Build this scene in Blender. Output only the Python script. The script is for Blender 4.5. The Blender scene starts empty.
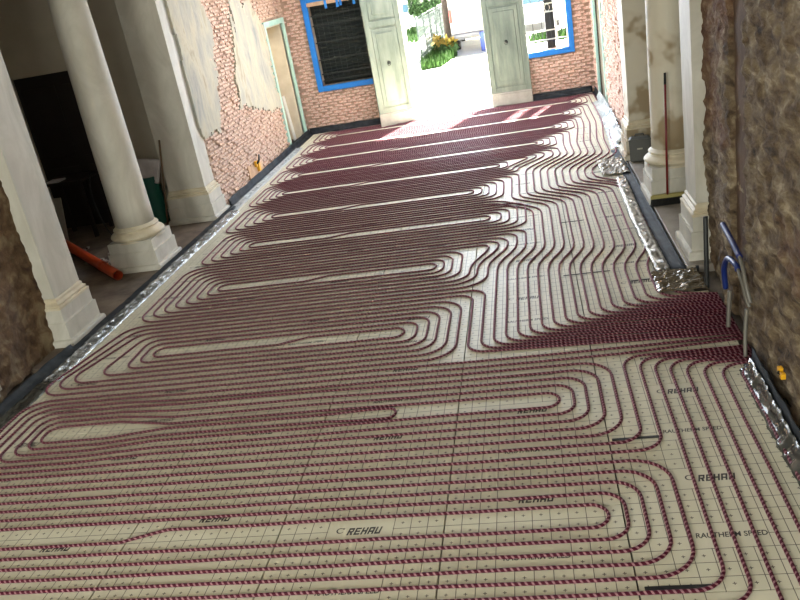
import bpy, bmesh, math, random
from mathutils import Vector, Matrix, noise
random.seed(7)
S = bpy.context.scene
C = S.collection
R = math.radians

# ------------------------------------------------------------------ camera
cam_d = bpy.data.cameras.new('camera'); cam = bpy.data.objects.new('camera', cam_d); C.objects.link(cam)
PITCH, ROLL, YAW = 0.380328, -0.183316, -0.197582
CAM = Vector((2.73211, -3.23361, 2.94256))
fw = Vector((math.sin(YAW)*math.cos(PITCH), math.cos(YAW)*math.cos(PITCH), -math.sin(PITCH)))
rt = Vector((math.cos(YAW), -math.sin(YAW), 0)); up = rt.cross(fw)
r2 = math.cos(ROLL)*rt + math.sin(ROLL)*up; u2 = -math.sin(ROLL)*rt + math.cos(ROLL)*up
cam.matrix_world = Matrix(((r2.x,u2.x,-fw.x,CAM.x),(r2.y,u2.y,-fw.y,CAM.y),(r2.z,u2.z,-fw.z,CAM.z),(0,0,0,1)))
cam_d.sensor_width = 36; cam_d.lens = 806.217/800*36; cam_d.clip_start = .05; cam_d.clip_end = 400
S.camera = cam

# ------------------------------------------------------------------ sky, sun, window light, exposure
W = bpy.data.worlds.new('sky'); S.world = W; W.use_nodes = True
nt = W.node_tree; bg = nt.nodes['Background']
sky = nt.nodes.new('ShaderNodeTexSky'); sky.sky_type = 'NISHITA'; sky.sun_disc = False
sky.sun_elevation = R(48); sky.sun_rotation = R(19); sky.air_density = 1.2; sky.dust_density = 2.5
nt.links.new(sky.outputs[0], bg.inputs[0]); bg.inputs[1].default_value = 0.30
sd = bpy.data.lights.new('sun', 'SUN'); sun = bpy.data.objects.new('sun', sd); C.objects.link(sun)
sd.energy = 170; sd.angle = R(.6); sd.color = (1, .95, .86)
ce = math.cos(R(47.8))
sun.rotation_euler = Vector((-.33*ce, -.944*ce, -math.sin(R(47.8)))).to_track_quat('-Z', 'Y').to_euler()
def area(name, loc, direction, w, h, power, col=(1,1,1), portal=False):
    d = bpy.data.lights.new(name, 'AREA'); d.shape = 'RECTANGLE'; d.size = w; d.size_y = h; d.energy = power; d.color = col
    o = bpy.data.objects.new(name, d); C.objects.link(o); o.location = loc
    o.rotation_euler = Vector(direction).to_track_quat('-Z', 'Z').to_euler()
    if portal: d.cycles.is_portal = True
    return o
# daylight entering by the windows of the back wall (behind the camera)
area('back_window_daylight', (-.6,-6.05,2.3), (0,1,-.1), 1.5, 2.6, 420, (.98,1,.90))
area('back_window_daylight', (2.5,-6.05,2.3), (0,1,-.1), 1.5, 2.6, 170, (.98,1,.90))
# added lamp in an invented roof light, brightens the entrance end
area('added_roof_fill', (1.3,11.0,4.5), (0,0,-1), 2.4, 4.2, 300, (.76,.86,1))
# daylight through the entrance and its two windows
area('entrance_daylight', (1.16,14.72,1.5), (0,-1,-.12), 1.6, 2.7, 430, (.74,.85,1))
area('window_daylight', (3.0,14.72,1.85), (0,-1,-.15), 1.2, 1.6, 120, (.82,.90,1))
S.view_settings.view_transform = 'Standard'; S.view_settings.look = 'None'
S.view_settings.gamma = 1; S.view_settings.exposure = 0.0
try: S.view_settings.use_curve_mapping = False
except Exception: pass

# ------------------------------------------------------------------ helpers
def lin(r, g, b):
    f = lambda c: (c/255/12.92) if c/255 <= .04045 else ((c/255+.055)/1.055)**2.4
    return (f(r), f(g), f(b), 1)
MATS = {}
def nodes(name):
    m = bpy.data.materials.new(name); m.use_nodes = True; MATS[name] = m
    return m, m.node_tree, m.node_tree.nodes['Principled BSDF']
def plain(name, c, rough=.6, metal=0, spec=.5, emit=None):
    m, t, b = nodes(name); b.inputs['Base Color'].default_value = c
    b.inputs['Roughness'].default_value = rough; b.inputs['Metallic'].default_value = metal
    b.inputs['Specular IOR Level'].default_value = spec
    return m
def noisy(name, cols, scale=6, rough=.75, bump=0, bscale=40, detail=6, metal=0, stretch=(1,1,1), spec=.4, dist=0.0, lo=.3, hi=.7):
    m, t, b = nodes(name); N = t.nodes; L = t.links
    tc = N.new('ShaderNodeTexCoord'); mp = N.new('ShaderNodeMapping'); mp.inputs['Scale'].default_value = stretch
    L.new(tc.outputs['Object'], mp.inputs[0])
    nz = N.new('ShaderNodeTexNoise'); nz.inputs['Scale'].default_value = scale; nz.inputs['Detail'].default_value = detail
    nz.inputs['Distortion'].default_value = dist; nz.inputs['Roughness'].default_value = .62
    L.new(mp.outputs[0], nz.inputs['Vector'])
    cr = N.new('ShaderNodeValToRGB'); e = cr.color_ramp.elements
    while len(e) < len(cols): e.new(.5)
    for k, c in enumerate(cols):
        e[k].position = lo + (hi-lo)*k/(len(cols)-1); e[k].color = c
    L.new(nz.outputs['Fac'], cr.inputs[0]); L.new(cr.outputs[0], b.inputs['Base Color'])
    b.inputs['Roughness'].default_value = rough; b.inputs['Metallic'].default_value = metal; b.inputs['Specular IOR Level'].default_value = spec
    if bump:
        n2 = N.new('ShaderNodeTexNoise'); n2.inputs['Scale'].default_value = bscale; n2.inputs['Detail'].default_value = 8
        L.new(mp.outputs[0], n2.inputs['Vector'])
        bp = N.new('ShaderNodeBump'); bp.inputs['Strength'].default_value = bump; bp.inputs['Distance'].default_value = .02
        L.new(n2.outputs['Fac'], bp.inputs['Height']); L.new(bp.outputs[0], b.inputs['Normal'])
    return m

class MB:
    def __init__(s): s.v = []; s.f = []; s.uv = None
    def quad(s, a, b, c, d):
        n = len(s.v); s.v += [a,b,c,d]; s.f.append((n,n+1,n+2,n+3))
    def box(s, x0, x1, y0, y1, z0, z1):
        n = len(s.v)
        s.v += [(x0,y0,z0),(x1,y0,z0),(x1,y1,z0),(x0,y1,z0),(x0,y0,z1),(x1,y0,z1),(x1,y1,z1),(x0,y1,z1)]
        s.f += [tuple(n+i for i in q) for q in ((0,3,2,1),(4,5,6,7),(0,1,5,4),(1,2,6,5),(2,3,7,6),(3,0,4,7))]
    def obox(s, M, x, y, z):
        n = len(s.v); hx, hy, hz = x/2, y/2, z/2
        for q in ((-hx,-hy,-hz),(hx,-hy,-hz),(hx,hy,-hz),(-hx,hy,-hz),(-hx,-hy,hz),(hx,-hy,hz),(hx,hy,hz),(-hx,hy,hz)):
            s.v.append(tuple(M @ Vector(q)))
        s.f += [tuple(n+i for i in q) for q in ((0,3,2,1),(4,5,6,7),(0,1,5,4),(1,2,6,5),(2,3,7,6),(3,0,4,7))]
    def stack(s, x0, x1, y0, y1, prof):        # rectangular rings (outset, z)
        n0 = len(s.v)
        for o, z in prof: s.v += [(x0-o,y0-o,z),(x1+o,y0-o,z),(x1+o,y1+o,z),(x0-o,y1+o,z)]
        for k in range(len(prof)-1):
            a = n0+4*k; b = a+4
            for i in range(4): j = (i+1)%4; s.f.append((a+i,a+j,b+j,b+i))
        s.f.append((n0+3,n0+2,n0+1,n0)); a = n0+4*(len(prof)-1); s.f.append((a,a+1,a+2,a+3))
    def lathe(s, prof, c=(0,0,0), seg=40, cap=True):
        n0 = len(s.v)
        for r, z in prof:
            for i in range(seg):
                a = 2*math.pi*i/seg; s.v.append((c[0]+r*math.cos(a), c[1]+r*math.sin(a), c[2]+z))
        for k in range(len(prof)-1):
            a = n0+seg*k; b = a+seg
            for i in range(seg): j = (i+1)%seg; s.f.append((a+i,a+j,b+j,b+i))
        if cap:
            s.f.append(tuple(n0+i for i in reversed(range(seg)))); a = n0+seg*(len(prof)-1); s.f.append(tuple(a+i for i in range(seg)))
    def tube(s, pts, r, sides=8, cap=True, uv=False):
        P = [Vector(p) for p in pts]; n0 = len(s.v); f0 = len(s.f); L = 0; us = []
        if uv and s.uv is None: s.uv = []
        prevu = None
        for i, p in enumerate(P):
            if i: L += (p-P[i-1]).length
            us.append(L)
            t = (P[min(i+1,len(P)-1)]-P[max(i-1,0)]).normalized()
            ref = Vector((0,0,1)) if prevu is None else prevu
            if abs(t.dot(ref)) > .98: ref = Vector((1,0,0)) if abs(t.x) < .9 else Vector((0,1,0))
            sx = t.cross(ref).normalized(); uu = sx.cross(t).normalized(); prevu = uu
            rr = r[i] if isinstance(r, (list,tuple)) else r
            for k in range(sides):
                a = 2*math.pi*k/sides; s.v.append(tuple(p+rr*(math.cos(a)*sx+math.sin(a)*uu)))
        for i in range(len(P)-1):
            for k in range(sides):
                j = (k+1)%sides; a = n0+i*sides; b = a+sides
                s.f.append((a+k,a+j,b+j,b+k))
                if uv: s.uv.append(((us[i],k/sides),(us[i],(k+1)/sides),(us[i+1],(k+1)/sides),(us[i+1],k/sides)))
        if cap:
            s.f.append(tuple(n0+k for k in reversed(range(sides)))); a = n0+(len(P)-1)*sides; s.f.append(tuple(a+k for k in range(sides)))
            if uv: s.uv.append(((0,0),)*sides); s.uv.append(((us[-1],0),)*sides)
    def mesh(s, name, mat, smooth=False):
        m = bpy.data.meshes.new(name); m.from_pydata(s.v, [], s.f)
        if s.uv is not None:
            ul = m.uv_layers.new(name='length'); flat = []
            for q in s.uv:
                for c in q: flat += c
            ul.data.foreach_set('uv', flat)
        if smooth: m.polygons.foreach_set('use_smooth', [True]*len(m.polygons))
        m.materials.append(MATS[mat] if isinstance(mat, str) else mat); m.update()
        return m
    def build(s, name, mat, parent=None, smooth=False, loc=None, bevel=0):
        return put(name, s.mesh(name, mat, smooth), parent, loc, bevel)
def put(name, me, parent=None, loc=None, bevel=0, rot=None):
    o = bpy.data.objects.new(name, me); C.objects.link(o); o.parent = parent
    if loc is not None: o.location = loc
    if rot is not None: o.rotation_euler = rot
    if bevel:
        b = o.modifiers.new('bevel','BEVEL'); b.width = bevel; b.segments = 2; b.limit_method = 'ANGLE'; b.angle_limit = R(40)
    return o
def tag(o, label, cat, group=None):
    o['label'] = label; o['category'] = cat
    if group: o['group'] = group
    return o
def thing(name, label, cat, loc=(0,0,0), group=None):
    o = bpy.data.objects.new(name, None); C.objects.link(o); o.location = loc; o.empty_display_size = .1
    return tag(o, label, cat, group)
def struct(o): o['kind'] = 'structure'; return o
def B(name, mat, dims, parent=None, bevel=0):
    m = MB(); m.box(*dims); return m.build(name, mat, parent, bevel=bevel)

def fillet(pts, rad):
    """2-D polyline with rounded corners"""
    out = [pts[0]]
    for i in range(1, len(pts)-1):
        p0, p1, p2 = Vector(pts[i-1]), Vector(pts[i]), Vector(pts[i+1])
        r = rad[i] if isinstance(rad, list) else rad
        a = (p0-p1); b = (p2-p1); la, lb = a.length, b.length
        if la < 1e-6 or lb < 1e-6: continue
        a /= la; b /= lb; cs = max(-1, min(1, a.dot(b))); th = math.acos(cs)
        if th > R(178): out.append(tuple(p1)); continue
        fa = .5 if i > 1 else 1; fb = .5 if i < len(pts)-2 else 1
        t = min(-r if r < 0 else r/math.tan(th/2), la*fa*.999, lb*fb*.999); rr = t*math.tan(th/2)
        c = p1 + (a+b).normalized()*(rr/math.sin(th/2))
        s_, e_ = p1+a*t-c, p1+b*t-c
        a0 = math.atan2(s_.y, s_.x); d = math.atan2(e_.y, e_.x)-a0
        while d > math.pi: d -= 2*math.pi
        while d < -math.pi: d += 2*math.pi
        n = max(2, int(abs(d)/R(13)))
        for k in range(n+1): out.append((c.x+rr*math.cos(a0+d*k/n), c.y+rr*math.sin(a0+d*k/n)))
    out.append(pts[-1]); return out

# ------------------------------------------------------------------ materials
def panel_material():
    m, t, b = nodes('printed_film'); N = t.nodes; L = t.links
    tc = N.new('ShaderNodeTexCoord'); sp = N.new('ShaderNodeSeparateXYZ'); L.new(tc.outputs['Object'], sp.inputs[0])
    def M(op, a, b_=None, c=None):
        n = N.new('ShaderNodeMath'); n.operation = op
        for k, v in enumerate((a, b_, c)):
            if v is None: continue
            if isinstance(v, (int,float)): n.inputs[k].default_value = v
            else: L.new(v, n.inputs[k])
        return n.outputs[0]
    X, Y = sp.outputs[0], sp.outputs[1]
    cx = M('ABSOLUTE', M('SUBTRACT', M('FRACT', M('MULTIPLY_ADD', X, 10, 100.5)), .5))     # 0 on a line, .5 mid cell
    cy = M('ABSOLUTE', M('SUBTRACT', M('FRACT', M('MULTIPLY_ADD', Y, 10, 100.5)), .5))
    line = M('LESS_THAN', M('MINIMUM', cx, cy), .022)
    mx = M('SUBTRACT', .5, cx); my = M('SUBTRACT', .5, cy)
    plus = M('LESS_THAN', M('MINIMUM', M('MAXIMUM', M('MULTIPLY', mx, 4.0), my), M('MAXIMUM', M('MULTIPLY', my, 4.0), mx)), .1)
    ink = M('MAXIMUM', line, plus)
    bx = M('LESS_THAN', M('ABSOLUTE', M('SUBTRACT', X, .5)), .195)
    by = M('LESS_THAN', M('ABSOLUTE', M('SUBTRACT', M('FRACT', M('MULTIPLY_ADD', Y, 2, 20.5)), .5)), .19)
    ink = M('MULTIPLY', ink, M('SUBTRACT', 1, M('MULTIPLY', bx, by)))
    nz = N.new('ShaderNodeTexNoise'); nz.inputs['Scale'].default_value = 2.2; nz.inputs['Detail'].default_value = 4
    L.new(tc.outputs['Object'], nz.inputs['Vector'])
    cr = N.new('ShaderNodeValToRGB'); cr.color_ramp.elements[0].position = .3; cr.color_ramp.elements[1].position = .7
    cr.color_ramp.elements[0].color = lin(202,198,178); cr.color_ramp.elements[1].color = lin(214,210,192)
    L.new(nz.outputs['Fac'], cr.inputs[0])
    mix = N.new('ShaderNodeMix'); mix.data_type = 'RGBA'
    L.new(M('MULTIPLY', ink, .9), mix.inputs['Factor']); L.new(cr.outputs[0], mix.inputs['A']); mix.inputs['B'].default_value = lin(70,62,58)
    L.new(mix.outputs['Result'], b.inputs['Base Color'])
    b.inputs['Roughness'].default_value = .5; b.inputs['Specular IOR Level'].default_value = .3
    n2 = N.new('ShaderNodeTexNoise'); n2.inputs['Scale'].default_value = 9; L.new(tc.outputs['Object'], n2.inputs['Vector'])
    bp = N.new('ShaderNodeBump'); bp.inputs['Strength'].default_value = .08; L.new(n2.outputs['Fac'], bp.inputs['Height']); L.new(bp.outputs[0], b.inputs['Normal'])
panel_material()
def pipe_material():
    m, t, b = nodes('wrapped_pipe'); N = t.nodes; L = t.links
    uv = N.new('ShaderNodeUVMap'); uv.uv_map = 'length'; sp = N.new('ShaderNodeSeparateXYZ'); L.new(uv.outputs[0], sp.inputs[0])
    a = N.new('ShaderNodeMath'); a.operation = 'MULTIPLY_ADD'; L.new(sp.outputs[0], a.inputs[0]); a.inputs[1].default_value = 1/.034; L.new(sp.outputs[1], a.inputs[2])
    fr = N.new('ShaderNodeMath'); fr.operation = 'FRACT'; L.new(a.outputs[0], fr.inputs[0])
    g = N.new('ShaderNodeMath'); g.operation = 'GREATER_THAN'; L.new(fr.outputs[0], g.inputs[0]); g.inputs[1].default_value = .63
    mx = N.new('ShaderNodeMix'); mx.data_type = 'RGBA'; L.new(g.outputs[0], mx.inputs['Factor'])
    mx.inputs['A'].default_value = lin(64,2,25); mx.inputs['B'].default_value = lin(146,108,114)
    L.new(mx.outputs['Result'], b.inputs['Base Color'])
    b.inputs['Roughness'].default_value = .65; b.inputs['Specular IOR Level'].default_value = .18
    b.inputs['Sheen Weight'].default_value = .16; b.inputs['Sheen Roughness'].default_value = .45; b.inputs['Sheen Tint'].default_value = lin(255,120,165)   # fuzzy hook-and-loop wrap
pipe_material()
plain('ink', lin(52,48,48), .6)
noisy('concrete', [lin(70,62,55), lin(105,96,84)], 3, .9, .3, 30)
noisy('slab_stone', [lin(120,112,104), lin(158,150,140)], 2.5, .5, .1, 30)
noisy('dusty_floor', [lin(74,62,52), lin(120,106,92)], 3, .8, .2, 25)
noisy('white_marble', [lin(176,172,160), lin(204,200,190)], 2.2, .6, .03, 12, dist=1.5, stretch=(1,1,.5), spec=.25)
noisy('stained_plaster', [lin(150,132,104), lin(196,187,168), lin(204,197,180)], 1.7, .6, .08, 20, detail=3, lo=.4, hi=.52)
noisy('moulding_stone', [lin(186,172,144), lin(216,208,188)], 3, .55, .05, 20)
noisy('plaster_beige', [lin(178,170,152), lin(198,190,172)], 1.2, .8, .04, 30)
noisy('ceiling_white', [lin(196,190,176), lin(210,205,192)], 1, .9)
noisy('rubble_wall', [lin(38,28,20), lin(86,69,51), lin(118,102,80), lin(158,144,120)], 9, .95, 1.0, 38, dist=.4, stretch=(1,.45,1.1), lo=.3, hi=.68, detail=9)
noisy('rubble_wall_left', [lin(58,38,26), lin(98,76,54), lin(132,116,90)], 5.5, .92, .7, 22, dist=.5, lo=.3, hi=.68)
noisy('chase_brown', [lin(74,54,40), lin(98,76,58)], 4, .9, .3, 20)
noisy('mortar', [lin(152,126,108), lin(192,168,148)], 7, .95, .6, 40)
noisy('brick', [lin(158,104,82), lin(190,156,136), lin(212,188,172), lin(176,132,110)], 15, .9, .4, 45, lo=.3, hi=.66)
noisy('brick_red', [lin(178,112,92), lin(208,166,148), lin(230,208,194), lin(190,134,114)], 15, .9, .4, 45, lo=.3, hi=.66)
noisy('old_plaster', [lin(132,136,134), lin(160,157,146), lin(178,170,150), lin(140,131,112)], 1.6, .85, .25, 18, dist=.8, stretch=(1,1.4,.6), lo=.3, hi=.68)
plain('blue_paint', lin(10,112,196), .5)
noisy('mint_paint', [lin(160,206,194), lin(192,218,206)], 5, .6)
noisy('cream_paint', [lin(198,188,166), lin(216,208,190)], 4, .6)
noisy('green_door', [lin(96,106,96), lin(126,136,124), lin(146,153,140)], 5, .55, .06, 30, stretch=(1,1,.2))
noisy('door_plinth', [lin(150,148,138), lin(178,176,166)], 5, .6, .05, 30)
plain('iron', lin(40,44,42), .5, .3); plain('iron_pale', lin(196,190,176), .5); plain('black', lin(14,14,15), .6)
plain('dark_shutter', lin(30,38,36), .6)
plain('dimmed_dark_wood', lin(26,16,12), .55); noisy('tan_lintel', [lin(176,136,104), lin(206,172,140)], 6, .8)
noisy('edge_foam', [lin(26,28,31), lin(56,60,65)], 6, .7, .1, 14, spec=.15)
noisy('foil_bright', [lin(120,124,128), lin(220,224,226)], 12, .2, .6, 60, metal=.85)
noisy('foil', [lin(92,88,80), lin(178,174,164)], 9, .3, .5, 40, metal=.5)
m_, t_, b_ = nodes('clear_film'); b_.inputs['Base Color'].default_value = lin(214,222,222); b_.inputs['Roughness'].default_value = .12
b_.inputs['Transmission Weight'].default_value = .35; b_.inputs['Specular IOR Level'].default_value = .8
plain('brown_film', lin(92,80,62), .22, .3, .7); plain('dark_film', lin(70,70,66), .16, .3, .8); plain('orange_pvc', lin(196,72,34), .4); plain('blue_pipe', lin(18,40,106), .45); plain('grey_pipe', lin(108,104,96), .4)
plain('dark_pipe', lin(36,38,38), .5); plain('red_lacquer', lin(112,22,22), .35); plain('green_plastic', lin(26,96,84), .5)
noisy('sack_white', [lin(196,190,190), lin(222,218,218)], 8, .8); noisy('wood_pole', [lin(84,64,46), lin(112,88,64)], 12, .7)
plain('yellow_plastic', lin(226,166,24), .45); plain('grey_bin', lin(74,74,70), .5); plain('label_pale', lin(176,172,156), .6)
plain('bristle_base', lin(150,140,84), .6); plain('white_board', lin(226,224,218), .5); plain('board_grey', lin(150,146,134), .6)
noisy('street', [lin(205,203,198), lin(232,230,224)], .8, .9); noisy('grass', [lin(30,58,18), lin(50,84,30)], 9, .9)
noisy('leaves', [lin(24,48,22), lin(52,84,40)], 8, .8); noisy('bark', [lin(40,34,30), lin(58,50,44)], 8, .9)
plain('van_white', lin(236,236,234), .3); plain('van_grey', lin(196,192,180), .4); plain('glass_dark', lin(40,60,70), .1)
plain('bumper', lin(128,134,142), .5); plain('tail_red', lin(200,40,28), .3); plain('tyre', lin(30,30,30), .8)
plain('car_silver', lin(214,218,222), .25, .2); plain('fence_wire', lin(66,80,76), .5, .3); plain('plant_yellow', lin(120,104,30), .7)
plain('blue_tarp', lin(30,60,140), .6); noisy('house_wall', [lin(190,178,158), lin(214,204,186)], 2, .9)
plain('added_lamp_shell', lin(230,228,220), .4)

# ------------------------------------------------------------------ setting: floor and insulation boards
XL, XR, YF, YB = -2.1, 4.12, 14.25, -6.0
floor = struct(B('floor', 'concrete', (-2.75,4.75,YB,14.65,-.2,-.03)))
def board(x0, x1, lx0, y0, ylen_a, ylen_b, org):
    g = .003; m = MB(); m.box(lx0+g, x1-x0+lx0-g, ylen_a+g, ylen_b-g, -.03, 0)
    return m.mesh('insulation_panel', 'printed_film')
fcur = []
def text_mesh(name, body, size, shear=0, offset=0):
    c = bpy.data.curves.new(name, 'FONT'); c.body = body; c.size = size; c.align_x = 'LEFT'; c.align_y = 'CENTER'
    c.shear = shear; c.offset = offset; c.resolution_u = 3; c.fill_mode = 'FRONT'
    o = bpy.data.objects.new(name, c); C.objects.link(o)
    bpy.context.view_layer.update()
    me = bpy.data.meshes.new_from_object(o.evaluated_get(bpy.context.evaluated_depsgraph_get()))
    bpy.data.objects.remove(o); bpy.data.curves.remove(c)
    xs = [v.co.x for v in me.vertices]; w = max(xs)-min(xs); mn = min(xs)
    for v in me.vertices: v.co.x -= mn
    me.materials.clear(); me.materials.append(MATS['ink']); me.name = name
    return me, w
def scale_x(me, f):
    for v in me.vertices: v.co.x *= f
def block_letters(word, h, width, shear):
    T = .27; RECTS = {'R':[(0,0,.3,1),(.3,.76,1,1),(.7,.42,1,.76),(.3,.38,.95,.58)],'E':[(0,0,.3,1),(.3,.78,1,1),(.3,.39,.92,.6),(.3,0,1,.22)],
      'H':[(0,0,.3,1),(.7,0,1,1),(.3,.39,.7,.61)],'A':[(0,0,.3,1),(.7,0,1,1),(.3,.78,.7,1),(.3,.3,.7,.5)],'U':[(0,.0,.3,1),(.7,0,1,1),(.3,0,.7,.22)]}
    m = MB(); n = len(word); lw = width/(n+.2*(n-1)); x = 0
    P = lambda u, v: (x+u*lw+shear*(v-.5)*h, (v-.5)*h, 0)
    for ch in word:
        for (a,b,c,d) in RECTS[ch]: m.quad(P(a,b),P(c,b),P(c,d),P(a,d))
        if ch == 'R': m.quad(P(.62,0),P(1,0),P(.78,.4),P(.42,.4))
        x += lw*1.2
    return m.mesh('printed_brand', 'ink')
brand = block_letters('REHAU', .062, .2, .2)
sysname, sw = text_mesh('printed_system_name', 'RAUTHERM SPEED', .055, .12, .0012); scale_x(sysname, .355/sw)
em = MB(); n = 26
for k in range(n):                                                # swirl-arrow emblem left of the brand name
    a0, a1 = R(40+290*k/n), R(40+290*(k+1)/n)
    w0, w1 = .003+.009*math.sin(math.pi*k/n), .003+.009*math.sin(math.pi*(k+1)/n)
    em.quad((.026*math.cos(a0),.024*math.sin(a0),0),((.026+w0)*math.cos(a0),(.024+w0)*math.sin(a0),0),((.026+w1)*math.cos(a1),(.024+w1)*math.sin(a1),0),(.026*math.cos(a1),.024*math.sin(a1),0))
em.v += [(.012,.028,0),(.036,.030,0),(.026,.008,0)]; q = len(em.v); em.f.append((q-1,q-2,q-3))
emblem = em.mesh('printed_emblem', 'ink')
full = {}
for col, off in ((-2,.3),(-1,0),(0,.2),(1,0),(2,.2),(3,.3)):
    start = -6+off-((col*7) % 5)*.4
    y = start
    while y < 14.18:
        ya, yb = max(y, -5.95), min(y+2, 14.18)
        cuts = [ya]+[c for c in (3.45, 9.0) if col == 3 and ya < c < yb]+[yb]
        # pattern origin: boards start on the printing module of their column
        for a, b in zip(cuts, cuts[1:]):
            if b-a < .02: continue
            x0, x1 = col, col+1
            if col == -2: x0 = -1.97
            if col == 3: x1 = 3.96 if 3.4 < a < 8.9 else 4.07
            org = math.floor(a-off)+off
            key = (x0-col, x1-col, round(a-org,3), round(b-org,3))
            if key not in full:
                m = MB(); g = .0048; m.box(key[0]+g, key[1]-g, key[2]+g, key[3]-g, -.03, 0); full[key] = m.mesh('insulation_panel', 'printed_film')
            p = put('insulation_panel', full[key], floor, (col, org, 0))
            for k in range(0, 4):                                 # prints lie on the half-metre module
                for half in (0, .5):
                    ly = k+half
                    if not (key[2]+.06 < ly < key[3]-.06): continue
                    if org+ly < -.3 or org+ly > 12: continue
                    if half:
                        e3 = .025 if col == 3 else 0; put('printed_emblem', emblem, p, (.382+e3,ly+.006,.0006)).scale = (.7,.75,1); put('printed_brand', brand, p, (.428+e3,ly-.006,.0006))
                    else: put('printed_system_name', sysname, p, (.34,ly,.0006))
        y += 2

# ------------------------------------------------------------------ heating pipe circuits
PR, PZ = .0102, .0106
def wob(pts, sd):
    rnd = random.Random(sd); out = [pts[0]]
    for a, b in zip(pts, pts[1:]):
        d = math.dist(a, b)
        if d > .9:
            n = int(d/.55)
            for k in range(1, n):
                f = k/n; w = rnd.uniform(-.006,.006)
                dx, dy = (b[0]-a[0])/d, (b[1]-a[1])/d
                out.append((a[0]+(b[0]-a[0])*f-dy*w, a[1]+(b[1]-a[1])*f+dx*w))
        out.append(b)
    return out
def yend(n): return 2.11+.0452*n
XEND = 4.12
def lane(i):
    """route of feed i from its circuit to the manifold corner, far end first (x, y)"""
    P = []
    k = i-4
    if i >= 8:
        x = 3.2+.104*(i-8)
        if i >= 10: P += [(x+.11, 11.0+.02*(i-10))]
        P += [(x, 9.75)]
    if i >= 6:
        P += [(3.03+.099*(i-6), 9.08-.04*(i-6)), (2.58+.1*(i-6), 8.45-.05*(i-6))]
    if i >= 4: P += [(2.38+.1*k, 7.0+.05*k), (min(2.84+.1*k, 3.74+.045*(i-13)), 6.55+.05*k)]
    if i in (2,3): P += [(2.64+.1*(i-2), 6.42)]
    xt = min(2.44+.1*i, 3.76+.05*(i-13)) if i < 14 else 3.765+.035*(i-13)
    P += [(xt, 5.09-.035*i), (2.235+.1015*i, 4.65-.033*i)]
    P += [(2.235+.1015*i, 2.75+.046*i), (XEND, yend(12+i))]
    return P
def circuit(g, a, XLs, XRs, feeds, mid=None, jog=None, sd=0, special=None):
    """g gap row, a right-hand arcs; XLs / XRs corner x inner to outer; feeds = (route of row i=0, route of row i=1), row end first"""
    N = 2*a+2
    def jr(i): return (g+a+2-i) if i <= a+1 else g-(i-(a+1))
    def jl(i): return (g+a+2-i) if i <= a else (g-(i-(a+1)))
    rows_left = {}
    def row(i):                    # points of row i from right to left, without the end corners' verticals
        yr, yl = jr(i)*.1, jl(i)*.1
        if yr == yl: return [yr], yr, yl
        return None, yr, yl
    def lx(i): return XLs[a-min(i, N-1-i)]
    def rx(i): q = min(i, N+1-i)-2; return XRs[a-1-q]
    seq = []; i = 0; side = 'L'
    seq.append(0); cur = 0; order = [0]
    while True:
        cur = N-1-cur; order.append(cur)
        if cur == 1: break
        cur = N+1-cur; order.append(cur)
    pts = list(reversed(feeds[0])); rad = []
    def radius_l(i): return .1+.02*(a-min(i, N-1-i))
    def radius_r(i): return .1+.03*(a-1-(min(i, N+1-i)-2))
    rr = [-.16]*len(pts)
    for k, i in enumerate(order):
        yr, yl = jr(i)*.1, jl(i)*.1
        toL = (k % 2 == 0)
        xl = lx(i); xlv = xl[1] if (isinstance(xl, tuple) and i <= a) else (xl[0] if isinstance(xl, tuple) else xl)
        seg = []
        if i in (0,1): rxp = None
        else:
            xr = rx(i)
            if isinstance(xr, tuple): rxp = xr[1] if i <= a+1 else xr[0]
            else: rxp = xr
        R_ = [] if rxp is None else [((rxp, yr), radius_r(i))]
        Mid = []
        if abs(yr-yl) > 1e-6:
            jx = jog if jog is not None else .3
            Mid = [((jx+.14, yr), .12), ((jx-.14, yl), .12)]
        L_ = [((xlv, yl), radius_l(i))]
        s = R_+Mid+L_ if toL else L_+Mid[::-1]+R_
        if not toL and rxp is not None:
            xr = rx(i)
            if isinstance(xr, tuple) and len(xr) > 2:            # offset right-hand turn
                mids = [((px,py), -.13) for px, py in xr[2]]
                s = s+(mids if i > a+1 else mids[::-1])
        for p, r_ in s: pts.append(p); rr.append(r_)
    pts += feeds[1]; rr += [-.16]*len(feeds[1])
    return pts, rr
def lin_list(a, b, n): return [a+(b-a)*k/(n-1) for k in range(n)]
def build_circuit(label, pts, rr, sd, sides=8):
    f = fillet(pts, rr)
    cl = [f[0]]
    for p in f[1:]:
        if math.dist(p, cl[-1]) > 1e-4: cl.append(p)
    m = MB(); m.tube([(x,y,PZ) for x,y in wob(cl, sd)], PR, sides, uv=True)
    o = m.build('heating_pipe', 'wrapped_pipe', None, True)
    tag(o, label, 'heating pipe', 'underfloor heating pipe loops')
    return o
def feed_lane(i, row):
    P = lane(i); x = P[0][0]
    return P
def fl_(i, row, xc=None):
    P = lane(i); x = xc if xc is not None else P[0][0]
    if i >= 10: x = P[0][0]
    if i in (8,9): x = P[0][0]+.04
    if i in (6,7): x = 2.99+.1*(i-6)
    if i in (4,5): x = 2.38+.1*(i-4)
    if i in (2,3): return [(2.16+.06*(i-2), row*.1)]+P
    return [(x, row*.1)]+P
PX = [3.21,3.32,3.42,3.52,3.625,3.735,3.85,3.975]
def pfeed(k, row):                                                # k = 1..8 from the wall corner towards the camera
    x = PX[k-1]; ye = 2.05+.042*(8-k); return [(x, row*.1), (x, ye), (XEND, ye)]
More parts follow.
